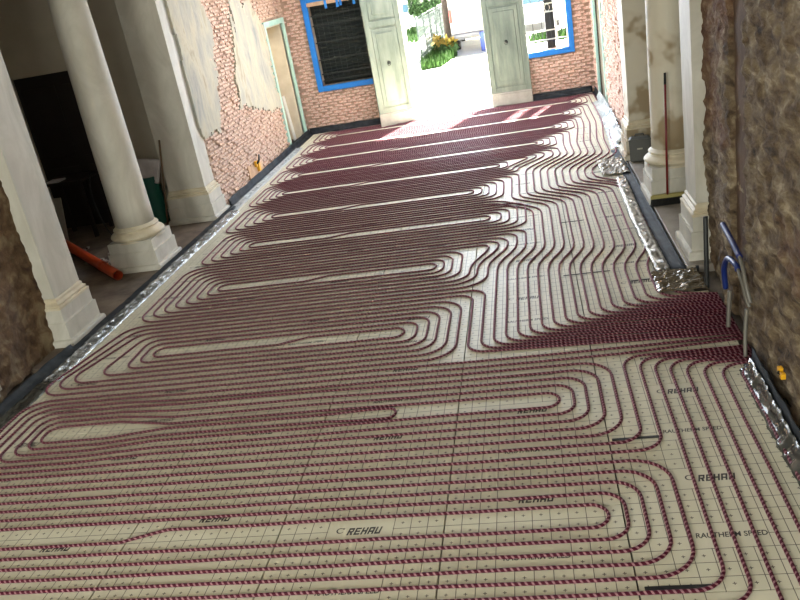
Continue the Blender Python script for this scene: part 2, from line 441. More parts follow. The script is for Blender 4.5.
NAMES = {
 11:'maroon heating pipe loop right inside the entrance door',
 10:'second maroon heating pipe loop from the entrance door',
 9:'third maroon heating pipe loop from the entrance door',
 8:'fourth maroon heating pipe loop from the entrance door',
 7:'fifth heating pipe loop from the entrance, level with the far pilasters',
 6:'sixth heating pipe loop from the entrance, just beyond the round columns',
 5:'seventh heating pipe loop from the entrance, level with the round columns',
 4:'eighth heating pipe loop from the entrance, between columns and near pilasters',
 3:'heating pipe loop level with the near pilasters, just beyond the pipe bundle',
 2:'heating pipe loop just nearer than the dense pipe bundle, with a short inner bend',
 1:'heating pipe loop around the clearest printed brand name in the foreground',
 0:'foremost heating pipe loop, cut off by the bottom edge of the photo',
 -1:'heating pipe loop behind the foremost one, fed along the right wall',
 -2:'heating pipe loop with the outermost feed along the right wall'}
gap = {1:5, 2:18, 3:32, 4:48, 5:63, 6:76, 7:89, 8:101, 9:112, 10:123, 11:134, 0:-8, -1:-21, -2:-34}
# circuit 1, 0, -1, -2
for c, ks in ((1,(1,2)), (0,(3,4)), (-1,(5,6)), (-2,(7,8))):
    g = gap[c]; a = 5
    xs = lin_list(2.92, 3.31, 5)
    if c <= 0: xs = lin_list(2.86, 3.26, 5)
    P, r = circuit(g, a, lin_list(-1.25,-1.86,6), xs, (pfeed(ks[0], g+a+2), pfeed(ks[1], g+a+1)), jog=.1)
    build_circuit(NAMES[c], P, r, c+20)
# circuit 2 (fourteen rows, short inner bend)
def circuit2():
    g, N = 18, 14
    def jr(i): return 25-i if i <= 6 else (18.36 if i == 7 else 17.64 if i == 8 else 26-i)
    def jl(i): return 25-.8*i if i <= 6 else 13+.8*(13-i)
    def jm(i): return jr(i) if i in (0,1,2,11,12,13) else (25.35-i*1.02 if i <= 6 else (18.55 if i == 7 else 17.55 if i == 8 else 25.65-i*.98))
    XLs = [-1.38,-1.45,-1.53,-1.62,-1.71,-1.79,-1.87]
    XRs = [2.72,2.82,2.91,3.01,3.11]
    order = [0]; cur = 0
    while True:
        cur = N-1-cur; order.append(cur)
        if cur == 1: break
        cur = N+1-cur; order.append(cur)
    pts = [(XEND, yend(9)), (3.3, 2.5)]; rr = [.1,.1]
    for k, i in enumerate(order):
        q = min(i, 13-i); xl = XLs[6-q]
        L_ = [((xl, jl(i)*.1), .1+.02*(6-q)), ((-.95+.03*q, jl(i)*.1), .3), ((-.3, jm(i)*.1), .3)]
        if i in (7,8): R_ = [((1.0, jm(i)*.1), .3), ((1.27, .1*(19.1 if i == 7 else 17.15)*.0+.1*(18.72 if i == 7 else 17.3)), .1), ((1.54, .1*(18.72 if i == 7 else 17.3)), .08)]
        elif i in (0,1): R_ = []
        else:
            p = min(i, 15-i)-2; R_ = [((.9, jm(i)*.1), .3), ((1.9, jr(i)*.1), .3), ((XRs[4-p], jr(i)*.1), .1+.03*(4-p))]
        s = L_+R_
        if k % 2 == 0: s = s[::-1]
        for p_, r_ in s: pts.append(p_); rr.append(r_)
    pts += [(3.2, 2.4), (XEND, yend(8))]; rr += [.1,.1]
    return pts, rr
P, r = circuit2(); build_circuit(NAMES[2], P, r, 2)
# circuit 3
g, a = 32, 6
P, r = circuit(g, a, [-1.03,-1.12,-1.21,(-1.45,-1.3),(-1.74,-1.4),(-1.84,-1.5),(-1.92,-1.61)],
    [1.43,1.54,1.64,1.73,1.83,1.92],
    ([(2.13,4.0),(2.13,2.71),(XEND,yend(11))], [(2.02,3.9),(2.02,2.665),(XEND,yend(10))]), jog=.38)
build_circuit(NAMES[3], P, r, 3)
# circuit 4
g, a = 48, 7
def s4(xb, xt): return (xb, xt, [(xb, 4.70), (xt, 5.12)])
P, r = circuit(g, a, lin_list(-.94,-1.6,8), [1.58,1.66,1.75,1.85,s4(1.95,2.13),s4(2.03,2.24),s4(2.14,2.34)],
    (fl_(1, 57), fl_(0, 56)), jog=.24)
build_circuit(NAMES[4], P, r, 4)
# circuits 5, 6
P, r = circuit(63, 5, lin_list(-1.04,-1.54,6), [2.12,2.25,2.35,2.45,2.55], (fl_(3,70), fl_(2,69)), jog=.2); build_circuit(NAMES[5], P, r, 5)
P, r = circuit(76, 5, lin_list(-1.1,-1.66,6), [1.86,1.97,2.07,2.17,2.27], (fl_(5,83), fl_(4,82)), jog=.1); build_circuit(NAMES[6], P, r, 6)
def s7(xb, xt, y0): return (xb, xt, [(xb, y0), (xt, 9.1)])
P, r = circuit(89, 5, lin_list(-1.29,-1.72,6), [2.2,2.32,s7(2.33,2.62,8.75),s7(2.40,2.76,8.66),s7(2.47,2.88,8.57)], (fl_(7,96), fl_(6,95)), jog=.0); build_circuit(NAMES[7], P, r, 7)
for c, l, x in ((8,(8,9),(2.80,3.10)), (9,(10,11),(3.14,3.46)), (10,(12,13),(3.36,3.66)), (11,(14,15),(3.56,3.86))):
    g = gap[c]; a = 4
    P, r = circuit(g, a, lin_list(-1.33,-1.75,5), lin_list(x[0],x[1],4), (fl_(l[1], g+6), fl_(l[0], g+5)), jog=.1*c-.7)
    build_circuit(NAMES[c], P, r, c, 6)
#PART2
# ------------------------------------------------------------------ walls
def holes(x0, x1, z0, z1, H):
    """rectangles left of [x0,x1]x[z0,z1] after cutting the holes H"""
    xs = sorted({x0,x1,*[v for h in H for v in h[:2] if x0 < v < x1]}); zs = sorted({z0,z1,*[v for h in H for v in h[2:] if z0 < v < z1]})
    out = []
    for a, b in zip(xs, xs[1:]):
        run = None
        for c, d in zip(zs, zs[1:]):
            mx, mz = (a+b)/2, (c+d)/2
            if any(h[0] < mx < h[1] and h[2] < mz < h[3] for h in H):
                if run: out.append((a,b,*run)); run = None
            else: run = (run[0], d) if run else (c, d)
        if run: out.append((a,b,*run))
    return out
ZC = 4.6
def rough_sheet(n_u, n_v, f):
    m = MB()
    for i in range(n_u+1):
        for j in range(n_v+1): m.v.append(f(i/n_u, j/n_v))
    for i in range(n_u):
        for j in range(n_v): a = i*(n_v+1)+j; m.f.append((a, a+n_v+1, a+n_v+2, a+1))
    return m
def rubble(y, z, amp, sc=5.0, seed=0):
    p = Vector((y*sc*.5, z*sc*1.1, seed))
    return amp*(noise.fractal(p, 1.0, 2.1, 5)*.6 + .5*abs(noise.noise(p*.5))) 
_t = MATS['rubble_wall'].node_tree; _N = _t.nodes; _b = _N['Principled BSDF']        # patches of exposed reddish brick in the render
_src = _b.inputs['Base Color'].links[0].from_socket
_n = _N.new('ShaderNodeTexNoise'); _n.inputs['Scale'].default_value = 1.3; _n.inputs['Detail'].default_value = 5
_t.links.new(next(n for n in _N if n.type == 'MAPPING').outputs[0], _n.inputs['Vector'])
_r = _N.new('ShaderNodeValToRGB'); _r.color_ramp.elements[0].position = .56; _r.color_ramp.elements[1].position = .64
_r.color_ramp.elements[0].color = (0,0,0,1); _r.color_ramp.elements[1].color = (.35,.35,.35,1); _t.links.new(_n.outputs['Fac'], _r.inputs[0])
_m = _N.new('ShaderNodeMix'); _m.data_type = 'RGBA'; _t.links.new(_r.outputs[0], _m.inputs['Factor']); _t.links.new(_src, _m.inputs['A']); _m.inputs['B'].default_value = lin(112,62,38)
_t.links.new(_m.outputs['Result'], _b.inputs['Base Color'])
# right wall, near: stripped rubble with a vertical chase
def wr(u, v):
    y = -6+u*10.14; z = v*ZC; d = rubble(y, z, .042, 8, 3)+.5*rubble(y, z, .05, 21, 5)
    if 2.52 < y < 2.9: d = d*.3-.035
    q = max(0, min(1, (y-3.1)/.6)); return (4.15+.075*q*q*(3-2*q)-d, y, z)
mw = rough_sheet(420, 190, wr); mw.f = [tuple(reversed(q)) for q in mw.f]
wall_r = struct(mw.build('wall_right', 'rubble_wall', None, True))
B('wall_core', 'rubble_wall', (4.3,4.8,-6,4.14,-.2,ZC), wall_r)
mc = rough_sheet(6, 70, lambda u, v: (4.178-rubble(2.54+u*.34, v*3.6, .012, 7, 9), 2.54+u*.34, .35+v*3.4)); mc.f = [tuple(reversed(q)) for q in mc.f]
mc.build('pipe_chase', 'chase_brown', wall_r, True)
# left wall, near
def wl(u, v):
    y = -6+u*9.76; z = v*ZC; q = max(0, min(1, (y-2.0)/1.4)); return (-2.2-.11*q+rubble(y, z, .05, 6, 8)+.5*rubble(y, z, .05, 17, 4), y, z)
wall_l = struct(rough_sheet(300, 150, wl).build('wall_left', 'rubble_wall_left', None, True))
B('wall_core', 'rubble_wall_left', (-2.78,-2.36,-6,3.76,-.2,ZC), wall_l)

# brick work: one mesh per irregular brick, copied
def brick_meshes(mat, along):
    out = []
    for k in range(7):
        rnd = random.Random(k+3); L = rnd.uniform(.165,.205); h = rnd.uniform(.042,.052); m = MB()
        j = lambda s=.010: rnd.uniform(-s, s)
        v = []
        for d in (0, 1):
            for (a, b) in ((-L/2,-h/2),(L/2,-h/2),(L/2,h/2),(-L/2,h/2)):
                cham = .007*d
                p = (a*(1-2*cham/L)+j(), d*.032+j(.004), b*(1-2*cham/h)+j(.004))
                v.append(p)
        if along == 'y': v = [(p[1], -p[0], p[2]) for p in v]     # face looks to +x
        if along == '-y': v = [(-p[1], p[0], p[2]) for p in v]    # face looks to -x
        if along == 'x': v = [(p[0], -p[1], p[2]) for p in v]     # face looks to -y
        m.v = v; m.f = [(0,3,2,1),(4,5,6,7),(0,1,5,4),(1,2,6,5),(2,3,7,6),(3,0,4,7)]
        if along == 'x': m.f = [tuple(reversed(q)) for q in m.f]
        out.append(m.mesh('brick', mat))
    return out
def lay_bricks(wall, mat, along, fixed, a0, a1, z0, z1, skip, prio, limit, sd):
    ms = brick_meshes(mat, along); rnd = random.Random(sd); todo = []
    z = z0; row = 0
    while z < z1:
        a = a0 - (.106 if row % 2 else 0)-rnd.uniform(0,.05)
        while a < a1:
            L = .212
            if not skip(a+.12, z+.03) and a0-.02 < a+.1 < a1: todo.append((a+.125+rnd.uniform(-.012,.012), z+.033+rnd.uniform(-.006,.006)))
            a += L
        z += .0605; row += 1
    todo.sort(key=prio)
    rest = MB()
    for n, (a, z) in enumerate(todo):
        me = ms[rnd.randrange(7)]; dep = rnd.uniform(-.018,.014); tilt = rnd.uniform(-.09,.09)
        if along == 'x': loc = (a, fixed-dep, z); rot = (0, tilt, 0)
        else: loc = (fixed+(dep if along == 'y' else -dep), a, z); rot = (tilt, 0, 0)
        if n < limit: put('brick', me, wall, loc, rot=rot)
        else:
            Mx = Matrix.Translation(loc) @ (Matrix.Rotation(tilt, 4, 'Y') if along == 'x' else Matrix.Rotation(tilt, 4, 'X'))
            b0 = len(rest.v); rest.v += [tuple(Mx @ v.co) for v in me.vertices]; rest.f += [tuple(b0+i for i in p.vertices) for p in me.polygons]
    if rest.v: o = rest.build('small_bricks', mat, wall); o['kind'] = 'stuff'
def inside(poly, x, y):
    c = False; n = len(poly)
    for i in range(n):
        (x1,y1),(x2,y2) = poly[i], poly[(i+1)%n]
        if (y1 > y) != (y2 > y) and x < (x2-x1)*(y-y1)/(y2-y1)+x1: c = not c
    return c
def plaster_sheet(name, wall, mat, poly, fixed, sgn, thick, cell=.045):
    ys = [p[0] for p in poly]; zs = [p[1] for p in poly]; m = MB()
    y0, z0 = min(ys), min(zs); ny = int((max(ys)-y0)/cell)+1; nz = int((max(zs)-z0)/cell)+1
    keep = set()
    for i in range(ny):
        for j in range(nz):
            y, z = y0+(i+.5)*cell, z0+(j+.5)*cell
            w = .16*noise.noise(Vector((y*2.3, z*2.3, 4.0)))+.07*noise.noise(Vector((y*9, z*9, 1.0)))
            w2 = .16*noise.noise(Vector((y*2.3, z*2.3, 14.0)))+.07*noise.noise(Vector((y*9, z*9, 11.0)))
            if inside(poly, y+w, z+w2): keep.add((i,j))
    idx = {}
    def vert(i, j, top):
        k = (i,j,top)
        if k not in idx:
            y, z = y0+i*cell, z0+j*cell
            y += .35*cell*noise.noise(Vector((y*31,z*31,2))); z += .35*cell*noise.noise(Vector((y*31,z*31,7)))
            x = fixed+sgn*((thick+.008*noise.noise(Vector((y*3,z*3,5)))+.004*noise.noise(Vector((y*14,z*14,5)))) if top else 0)
            idx[k] = len(m.v); m.v.append((x,y,z))
        return idx[k]
    for (i,j) in keep:
        q = [vert(i,j,1),vert(i+1,j,1),vert(i+1,j+1,1),vert(i,j+1,1)]
        m.f.append(tuple(q) if sgn > 0 else tuple(reversed(q)))
        for (di,dj,e) in ((-1,0,((i,j+1),(i,j))),(1,0,((i+1,j),(i+1,j+1))),(0,-1,((i,j),(i+1,j))),(0,1,((i+1,j+1),(i,j+1)))):
            if (i+di,j+dj) not in keep:
                (a,b),(c,d) = e; f = (vert(c,d,1),vert(a,b,1),vert(a,b,0),vert(c,d,0)); m.f.append(f if sgn > 0 else tuple(reversed(f)))
    return m.build(name, mat, wall)
plaster_sheet('plaster', wall_l, 'old_plaster', [(1.9,.02),(2.5,.02),(2.62,.2),(2.5,.42),(1.9,.6)], -2.24, 1, .05)
# left wall, far: brick with islands of old plaster, doorway to a lit closet
DL = (12.72,13.98,0,2.4)
mb = MB()
for a, b, c, d in holes(8.42, 14.65, -.2, ZC, [(DL[0],DL[1],-.03,DL[3])]): mb.box(-2.72, -2.13, a, b, c, d)
wall_lf = struct(mb.build('wall_left_far', 'mortar'))
pl1 = [(8.3,1.15),(9.1,1.1),(9.35,1.5),(9.5,1.9),(9.75,2.6),(9.6,3.1),(9.55,4.55),(8.3,4.55)]
pl2 = [(10.15,1.2),(10.6,1.35),(11.2,1.05),(11.8,1.0),(12.55,.9),(12.6,2.45),(12.2,2.75),(11.9,3.0),(11.5,2.8),(11.35,3.3),(10.9,3.2),(11.0,2.5),(10.75,2.75),(10.7,2.3),(10.45,1.9),(10.3,1.6)]
plaster_sheet('plaster', wall_lf, 'old_plaster', pl1, -2.12, 1, .038)
plaster_sheet('plaster', wall_lf, 'old_plaster', pl2, -2.12, 1, .038)
pl3 = [(9.85,.02),(10.55,.02),(10.75,.28),(10.2,.36),(9.9,.32)]
plaster_sheet('plaster_patch', wall_lf, 'tan_lintel', pl3, -2.12, 1, .035)
def deep(poly, y, z): return all(inside(poly, y+dy, z+dz) for dy in (-.3,.3) for dz in (-.28,.28))
lay_bricks(wall_lf, 'brick', 'y', -2.13, 8.42, 14.2, .0, 3.5,
    lambda y, z: (DL[0]-.1 < y < DL[1]+.1 and z < DL[3]+.12) or deep(pl1,y,z) or deep(pl2,y,z), lambda q: q[0]+q[1]*.8, 300, 5)
# far wall
W1 = (-1.58,-.3,.97,2.68); W2 = (2.4,3.66,.97,2.75); DO = (.32,2.0,-.03,2.92)
mb = MB()
for a, b, c, d in holes(-2.75, 4.8, -.2, ZC, [W1,W2,DO]): mb.box(a, b, 14.28, 14.65, c, d)
wall_f = struct(mb.build('wall_far', 'mortar'))
def fskip(x, z):
    for h, p in ((W1,.13),(W2,.13),(DO,.06)):
        if h[0]-p < x < h[1]+p and h[2]-p < z < h[3]+p: return True
    return -.3 < x < .3 and z < 3 or 2.0 < x < 2.75 and z < 2.9
lay_bricks(wall_f, 'brick_red', 'x', 14.28, -2.08, 4.1, .0, 3.1, fskip, lambda q: q[1], 300, 6)
# right wall, far
DR = (11.95,13.3,0,2.4)
mb = MB()
for a, b, c, d in holes(8.62, 14.65, -.2, ZC, [(DR[0],DR[1],-.03,DR[3])]): mb.box(4.15, 4.8, a, b, c, d)
wall_rf = struct(mb.build('wall_right_far', 'mortar'))
lay_bricks(wall_rf, 'brick_red', '-y', 4.15, 8.65, 14.2, .0, 2.6, lambda y, z: DR[0]-.12 < y < DR[1]+.12 and z < DR[3]+.12, lambda q: q[0], 300, 8)
# back wall with two windows, ceiling
mb = MB()
for a, b, c, d in holes(-2.75, 4.8, -.2, ZC, [(-1.4,.2,.9,3.7),(1.7,3.3,.9,3.7)]): mb.box(a, b, -6.35, -6.0, c, d)
struct(mb.build('wall_back', 'plaster_beige'))
mb = MB()
for a, b, c, d in holes(-6.6, 7.4, -6.35, 14.65, [(-.5,2.5,8.9,13.1)]): mb.box(a, b, c, d, ZC, ZC+.2)
struct(mb.build('ceiling', 'ceiling_white'))
rl = struct(B('added_roof_light', 'van_white', (-.6,2.6,8.8,13.2,ZC+.2,ZC+.24)))  # roof light added out of view to hold the fill lamp below
for x in (.25,1.0,1.75): B('added_roof_bar', 'cream_paint', (x-.03,x+.03,8.9,13.1,ZC+.12,ZC+.2), rl)
# side rooms behind the two screens of columns
side_l = struct(B('floor_side_left', 'dusty_floor', (-6.4,-2.06,3.2,8.9,-.2,.012)))
struct(B('wall_side_left', 'plaster_beige', (-6.6,-6.4,3,8.8,-.2,ZC)))
struct(B('wall_side_near', 'plaster_beige', (-6.4,-2.78,3.0,3.2,-.2,ZC)))
mb = MB()
for a, b, c, d in holes(-6.4, -2.72, -.2, ZC, [(-5.0,-3.55,-.2,2.44)]): mb.box(a, b, 8.5, 8.75, c, d)
struct(mb.build('wall_side_far', 'plaster_beige'))
d0 = struct(B('door_1', 'dimmed_dark_wood', (-5.02,-3.53,8.66,8.74,.012,2.46)))  # dark brown wood taken near black: the room's low light put in the colour
for x in (-4.62,-3.95):
    for z0, z1 in ((.2,1.0),(1.15,2.25)): B('door_panel', 'dimmed_dark_wood', (x-.26,x+.26,8.64,8.66,z0,z1), d0, .006)
struct(B('lintel_left', 'white_marble', (-2.75,-2.15,3.8,8.5,3.9,ZC)))
struct(B('lintel_right', 'white_marble', (4.1,4.75,4.2,8.6,3.9,ZC)))
struct(B('floor_side_right', 'slab_stone', (3.985,7.2,3.93,9.0,-.2,.045), bevel=.008))
struct(B('wall_side_right', 'plaster_beige', (7.2,7.4,3.8,9.2,-.2,ZC)))
struct(B('wall_side_right_near', 'plaster_beige', (4.8,7.2,3.9,4.1,-.2,ZC)))
struct(B('wall_side_right_far', 'plaster_beige', (4.8,7.2,8.6,8.8,-.2,ZC)))

# ------------------------------------------------------------------ pilasters and columns
PLINTH = [(.10,0),(.10,.055),(.092,.075),(.065,.085),(.065,.262)]
PLINTH2 = [(.05,.262),(.05,.27),(.046,.275),(.046,.40)]
MOULD = [(.046,.40),(.05,.405),(.05,.425),(.03,.435),(.036,.455),(.012,.475),(.012,.50),(0,.515)]
def pilaster(label, x0, x1, y0, y1, zb, mat='white_marble', crack=False):
    t = thing('pilaster', label, 'pilaster', ((x0+x1)/2,(y0+y1)/2,zb), 'four square pilasters of the two column screens')
    hx, hy = (x1-x0)/2, (y1-y0)/2
    for nm, pr in (('plinth',PLINTH),('upper_plinth',PLINTH2)):
        m = MB(); m.stack(-hx,hx,-hy,hy,pr); m.build(nm, mat, t)
    m = MB(); m.stack(-hx,hx,-hy,hy,MOULD); m.build('base_moulding', 'moulding_stone', t)
    m = MB(); m.stack(-hx,hx,-hy,hy,[(0,.515),(0,3.6)]); m.build('shaft', mat, t, bevel=.006)
    m = MB(); m.stack(-hx,hx,-hy,hy,[(0,3.6),(.04,3.63),(.04,3.7),(.08,3.76),(.08,3.9-zb)]); m.build('capital', 'moulding_stone', t)
    return t
pilaster('white marble pilaster against the rough wall at the left edge', -2.76,-2.17,3.76,4.27,0)
pilaster('pale pilaster beside the far brick wall on the left', -2.70,-2.12,8.0,8.42,0)
pilaster('white pilaster nearest on the right, beside the rough brown wall', 4.125,4.76,4.14,4.62,.045)
pilaster('pilaster with dark stains furthest on the right, behind the grey box', 4.04,4.7,8.12,8.62,.045,'stained_plaster')
def column(label, cx, cy, zb, mat):
    t = thing('column', label, 'column', (cx,cy,zb), 'two round columns')
    h = .255
    for nm, pr in (('plinth',PLINTH),('upper_plinth',PLINTH2)):
        m = MB(); m.stack(-h,h,-h,h,[(o,z) for o, z in pr]); m.build(nm, 'white_marble', t)
    m = MB(); pr = []
    m.lathe([(.0,.385),(.335,.385)]+[(.30+.045*math.sin(math.pi*k/8),.40+.09*k/8-.0) for k in range(9)]+[(.295,.495),(.285,.50),(.285,.515)]+[(.268+.022*math.sin(math.pi*k/6),.515+.04*k/6) for k in range(7)]+[(.262,.56),(.25,.575)], seg=56)
    m.build('base_ring', 'moulding_stone', t, True)
    m = MB(); m.lathe([(.25,.57),(.248,.8),(.244,1.4),(.236,2.1),(.222,2.9),(.206,3.6)], seg=64); m.build('shaft', mat, t, True)
    m = MB(); m.lathe([(.206,3.58),(.225,3.6),(.225,3.64),(.21,3.65),(.25,3.74),(.28,3.78),(.28,3.8)], seg=48); m.build('capital_ring', 'moulding_stone', t, True)
    B('capital', 'moulding_stone', (-.29,.29,-.29,.29,3.8,3.9-zb), t)
    return t
column('round white column on a stepped plinth in the left opening', -2.40, 6.2, 0, 'white_marble')
column('round stained column behind the red broom on the right', 4.305, 6.24, .045, 'stained_plaster')

# ------------------------------------------------------------------ edge strips and foil
def strip(name, label, mat, path, prof, cat, seed, amp=.012, step=.07):
    """profile (offset to the right of travel, height) swept along y with crumples; path = [(x,y)...]"""
    pts = [path[0]]
    for a, b in zip(path, path[1:]):
        n = max(1, int(math.dist(a,b)/step))
        for k in range(1, n+1): pts.append((a[0]+(b[0]-a[0])*k/n, a[1]+(b[1]-a[1])*k/n))
    m = MB(); L = 0
    for i, (x, y) in enumerate(pts):
        a = pts[max(0,i-1)]; b = pts[min(len(pts)-1,i+1)]; d = math.dist(a,b); tx, ty = (b[0]-a[0])/d, (b[1]-a[1])/d
        if i: L += math.dist(pts[i-1], (x,y))
        for j, (o, z, w) in enumerate(prof):
            fq = 6 if mat == 'edge_foam' else 13; p = Vector((x*fq, y*fq, j*1.7+seed))
            n1 = noise.noise(p)+.7*noise.noise(p*2.3); n2 = noise.noise(p+Vector((9,9,9)))+.7*noise.noise(p*2.7)
            oo = o+amp*w*n1*1.6; zz = max(.002 if z < .5 else 0, z+amp*w*n2) if z >= 0 else z
            m.v.append((x+ty*oo, y-tx*oo, zz))
    n = len(prof)
    for i in range(len(pts)-1):
        for j in range(n-1): a = i*n+j; m.f.append((a,a+1,a+n+1,a+n))
    o = m.build(name, mat, None, True)
    so = o.modifiers.new('thickness','SOLIDIFY'); so.thickness = .0012 if mat != 'edge_foam' else .008; so.offset = 1
    tag(o, label, cat); return o
# dark foam edge strip standing along the walls (profile from wall towards the room)
foam = [(0,.13,.6),(.004,.09,.6),(.012,.045,.8),(.03,.014,.8),(.075,.006,.6)]
strip('edge_strip', 'dark foam edge strip at the foot of the rough left wall', 'edge_foam',
      [(-2.1,-5.9),(-2.1,3.3),(-2.07,3.6)], [(0,.07,.6),(.01,.05,.6),(.03,.028,.8),(.06,.014,.8),(.105,.006,.6)], 'edge strip', 1)
strip('edge_strip', 'grey foam edge strip lying flat along the left column plinths', 'edge_foam',
      [(-2.06,3.55),(-2.05,3.7),(-2.045,4.6),(-2.035,5.8),(-2.03,6.7),(-2.02,8.6)], [(0,.03,.5),(.03,.024,.5),(.07,.02,.6),(.1,.008,.5)], 'edge strip', 7)
strip('edge_strip', 'dark grey foam edge strip at the foot of the left brick wall', 'edge_foam',
      [(-2.06,8.62),(-2.06,14.15)], foam, 'edge strip', 9)
strip('edge_strip', 'dark foam edge strip along the foot of the far wall, left of the door', 'edge_foam',
      [(-2.05,14.19),(.2,14.19)], foam, 'edge strip', 2)
strip('edge_strip', 'dark foam edge strip under the blue window, right of the door', 'edge_foam',
      [(2.06,14.19),(4.05,14.19)], foam, 'edge strip', 3)
blackf = [(0,.14,.4),(.003,.07,.4),(.012,.02,.4),(.06,.006,.4)]
strip('edge_strip', 'black edge strip along the foot of the rough right wall', 'edge_foam',
      [(4.075,2.05),(4.06,1.2),(4.055,0),(4.055,-5.9)], blackf, 'edge strip', 4, .02)
strip('edge_strip', 'black edge strip at the edge of the right stone threshold', 'edge_foam',
      [(3.965,8.9),(3.965,4.05),(3.99,3.96),(4.09,3.93)], [(0,.04,.2),(.004,.02,.3),(.02,.006,.3),(.12,.004,.4)], 'edge strip', 5)
strip('edge_strip', 'edge strip along the foot of the right wall near the entrance', 'edge_foam',
      [(4.105,14.15),(4.105,9.02)], foam, 'edge strip', 6)
# crumpled foil
foilp = [(.0,.03,.6),(.02,.024,1),(.04,.014,1.2),(.055,.022,1.3),(.07,.01,1.2),(.085,.02,1.3),(.105,.008,.8),(.13,.003,.4)]
strip('foil_strip', 'crumpled silver foil flap along the left column plinths', 'foil_bright', [(-1.97,2.9),(-1.95,5.6),(-1.94,8.3)], [(o*1.15,z,w*1.25) for o,z,w in foilp], 'foil', 11, .011, .022)
strip('foil_strip', 'thin shiny film flap along the bottom left wall', 'dark_film', [(-2.0,.4),(-1.99,2.0),(-1.98,2.9)], foilp, 'film', 12, .014, .04)
strip('foil_strip', 'pale film flap along the brick wall on the left', 'clear_film', [(-1.985,8.35),(-1.99,10.5),(-2.0,12.7)], foilp, 'film', 13, .012, .04)
foilr = [(.0,.03,.5),(.02,.03,.8),(.04,.026,1.0),(.055,.03,1.1),(.07,.026,1.1),(.09,.03,1.0),(.11,.024,.8),(.13,.006,.4)]
strip('foil_strip', 'crumpled silver foil along the right threshold beside the near pilaster', 'foil', [(3.86,7.3),(3.83,5.6),(3.84,4.3),(3.84,3.95)], foilr, 'foil', 14, .012, .022)
strip('foil_strip', 'crumpled pale film along the right wall beyond the far pilaster', 'clear_film', [(4.09,13.0),(4.08,10.5),(4.03,9.0)], [(0,.22,1.2),(.01,.15,1.6),(.03,.08,1.8),(.06,.03,1.6),(.12,.012,1),(.17,.004,.5)], 'film', 15, .02, .05)
strip('foil_strip', 'dark shiny film strip at the bottom right wall', 'dark_film', [(4.02,2.0),(4.01,1.2),(4.0,-.6),(4.0,-5.5)], [(-.02,.10,.8),(0,.05,1.2),(.02,.02,1.2),(.04,.014,1.2),(.055,.003,.6)], 'film', 16, .011, .022)
def sheet(name, label, mat, x0, x1, y0, y1, z, amp, seed, cat='foil'):
    m = rough_sheet(14, 22, lambda u, v: (x0+u*(x1-x0)+.02*noise.noise(Vector((u*3,v*3,seed))), y0+v*(y1-y0)+.02*noise.noise(Vector((u*3,v*3,seed+5))), z+amp*(abs(noise.noise(Vector((u*4,v*6,seed))))+.5*abs(noise.noise(Vector((u*9,v*13,seed)))))))
    o = m.build(name, mat); so = o.modifiers.new('thickness','SOLIDIFY'); so.thickness = .002; so.offset = 1
    return tag(o, label, cat)
sheet('foil_sheet', 'square crumpled foil sheet beside the far right pilaster', 'foil', 3.58, 3.94, 7.5, 8.32, .022, .05, 3)
sheet('foil_sheet', 'brownish foil sheet in front of the near right pilaster plinth', 'brown_film', 3.66, 4.06, 3.44, 3.93, .02, .03, 8)

# ------------------------------------------------------------------ black marking strips on the boards
for (x0,x1,y,w,lab) in ((3.03,3.35,-.065,.018,'thick black strip lying at the bottom right foreground'),
        (3.02,3.33,1.25,.016,'black strip between the two near pipe loops on the right'),
        (2.88,3.32,4.14,.014,'black strip crossing the feed pipes left of the near right pilaster'),
        (2.94,3.2,5.78,.012,'short black strip across the feed pipes level with the right column'),
        (3.47,3.64,3.83,.01,'faint short strip beside the foil by the near right pilaster')):
    m = MB(); w *= 1.5; m.box(x0,x1,y-w/2,y+w/2,.0,.005); tag(m.build('black_strip','black',bevel=.002), lab, 'strip', 'black strips on the boards')

# ------------------------------------------------------------------ doorways in the side walls
def door_case(name, side, y0, y1, z1):
    """timber casing round a doorway in a side wall; side -1 left, 1 right"""
    xf = -2.1 if side < 0 else 4.12; xo = -2.16 if side < 0 else 4.18; xb = -2.74 if side < 0 else 4.8
    e = bpy.data.objects.new(name, None); C.objects.link(e); struct(e)
    s = lambda a, b: (min(a,b), max(a,b))
    f = xf + (.02 if side < 0 else -.02)
    for (a, b) in ((y0-.1,y0),(y1,y1+.1)): B('casing_post', 'mint_paint', (*s(f,xo),a,b,0,z1+.1), e, .006)
    B('casing_head', 'mint_paint', (*s(f,xo),y0,y1,z1,z1+.1), e, .006)
    for (a, b) in ((y0,y0+.03),(y1-.03,y1)): B('jamb', 'cream_paint', (*s(xo,xb),a,b,0,z1), e)
    B('jamb_head', 'cream_paint', (*s(xo,xb),y0,y1,z1-.03,z1), e)
    return e
door_case('door_2', -1, DL[0], DL[1], DL[3]); door_case('door_3', 1, DR[0], DR[1], DR[3])
# closet beyond the left doorway
mb = MB(); mb.box(-4.2,-4.0,11.9,14.65,-.2,3.2); mb.box(-4.0,-2.72,11.9,12.1,-.2,3.2); mb.box(-4.0,-2.72,14.6,14.65,-.2,3.2); mb.box(-4.2,-2.72,11.9,14.65,3.2,3.3)
struct(mb.build('wall_closet', 'cream_paint')); struct(B('floor_closet', 'slab_stone', (-4.0,-2.72,12.1,14.6,-.2,0)))
for k, (y, x, w, h, t) in enumerate(((13.15,-2.2,.10,.86,.06),(13.42,-2.24,.12,1.12,.05),(13.72,-2.22,.16,.95,.05))):
    m = MB(); m.obox(Matrix.Translation((x-.1,y,h/2+.01)) @ Matrix.Rotation(t*-1, 4, 'Y') @ Matrix.Rotation(.05*(k-1),4,'X'), .03, w, h)
    tag(m.build('white_board', 'white_board', bevel=.004), ['shortest white board leaning in the left doorway','tall white board leaning in the left doorway','wide white board at the far side of the left doorway'][k], 'board', 'boards in the left doorway')
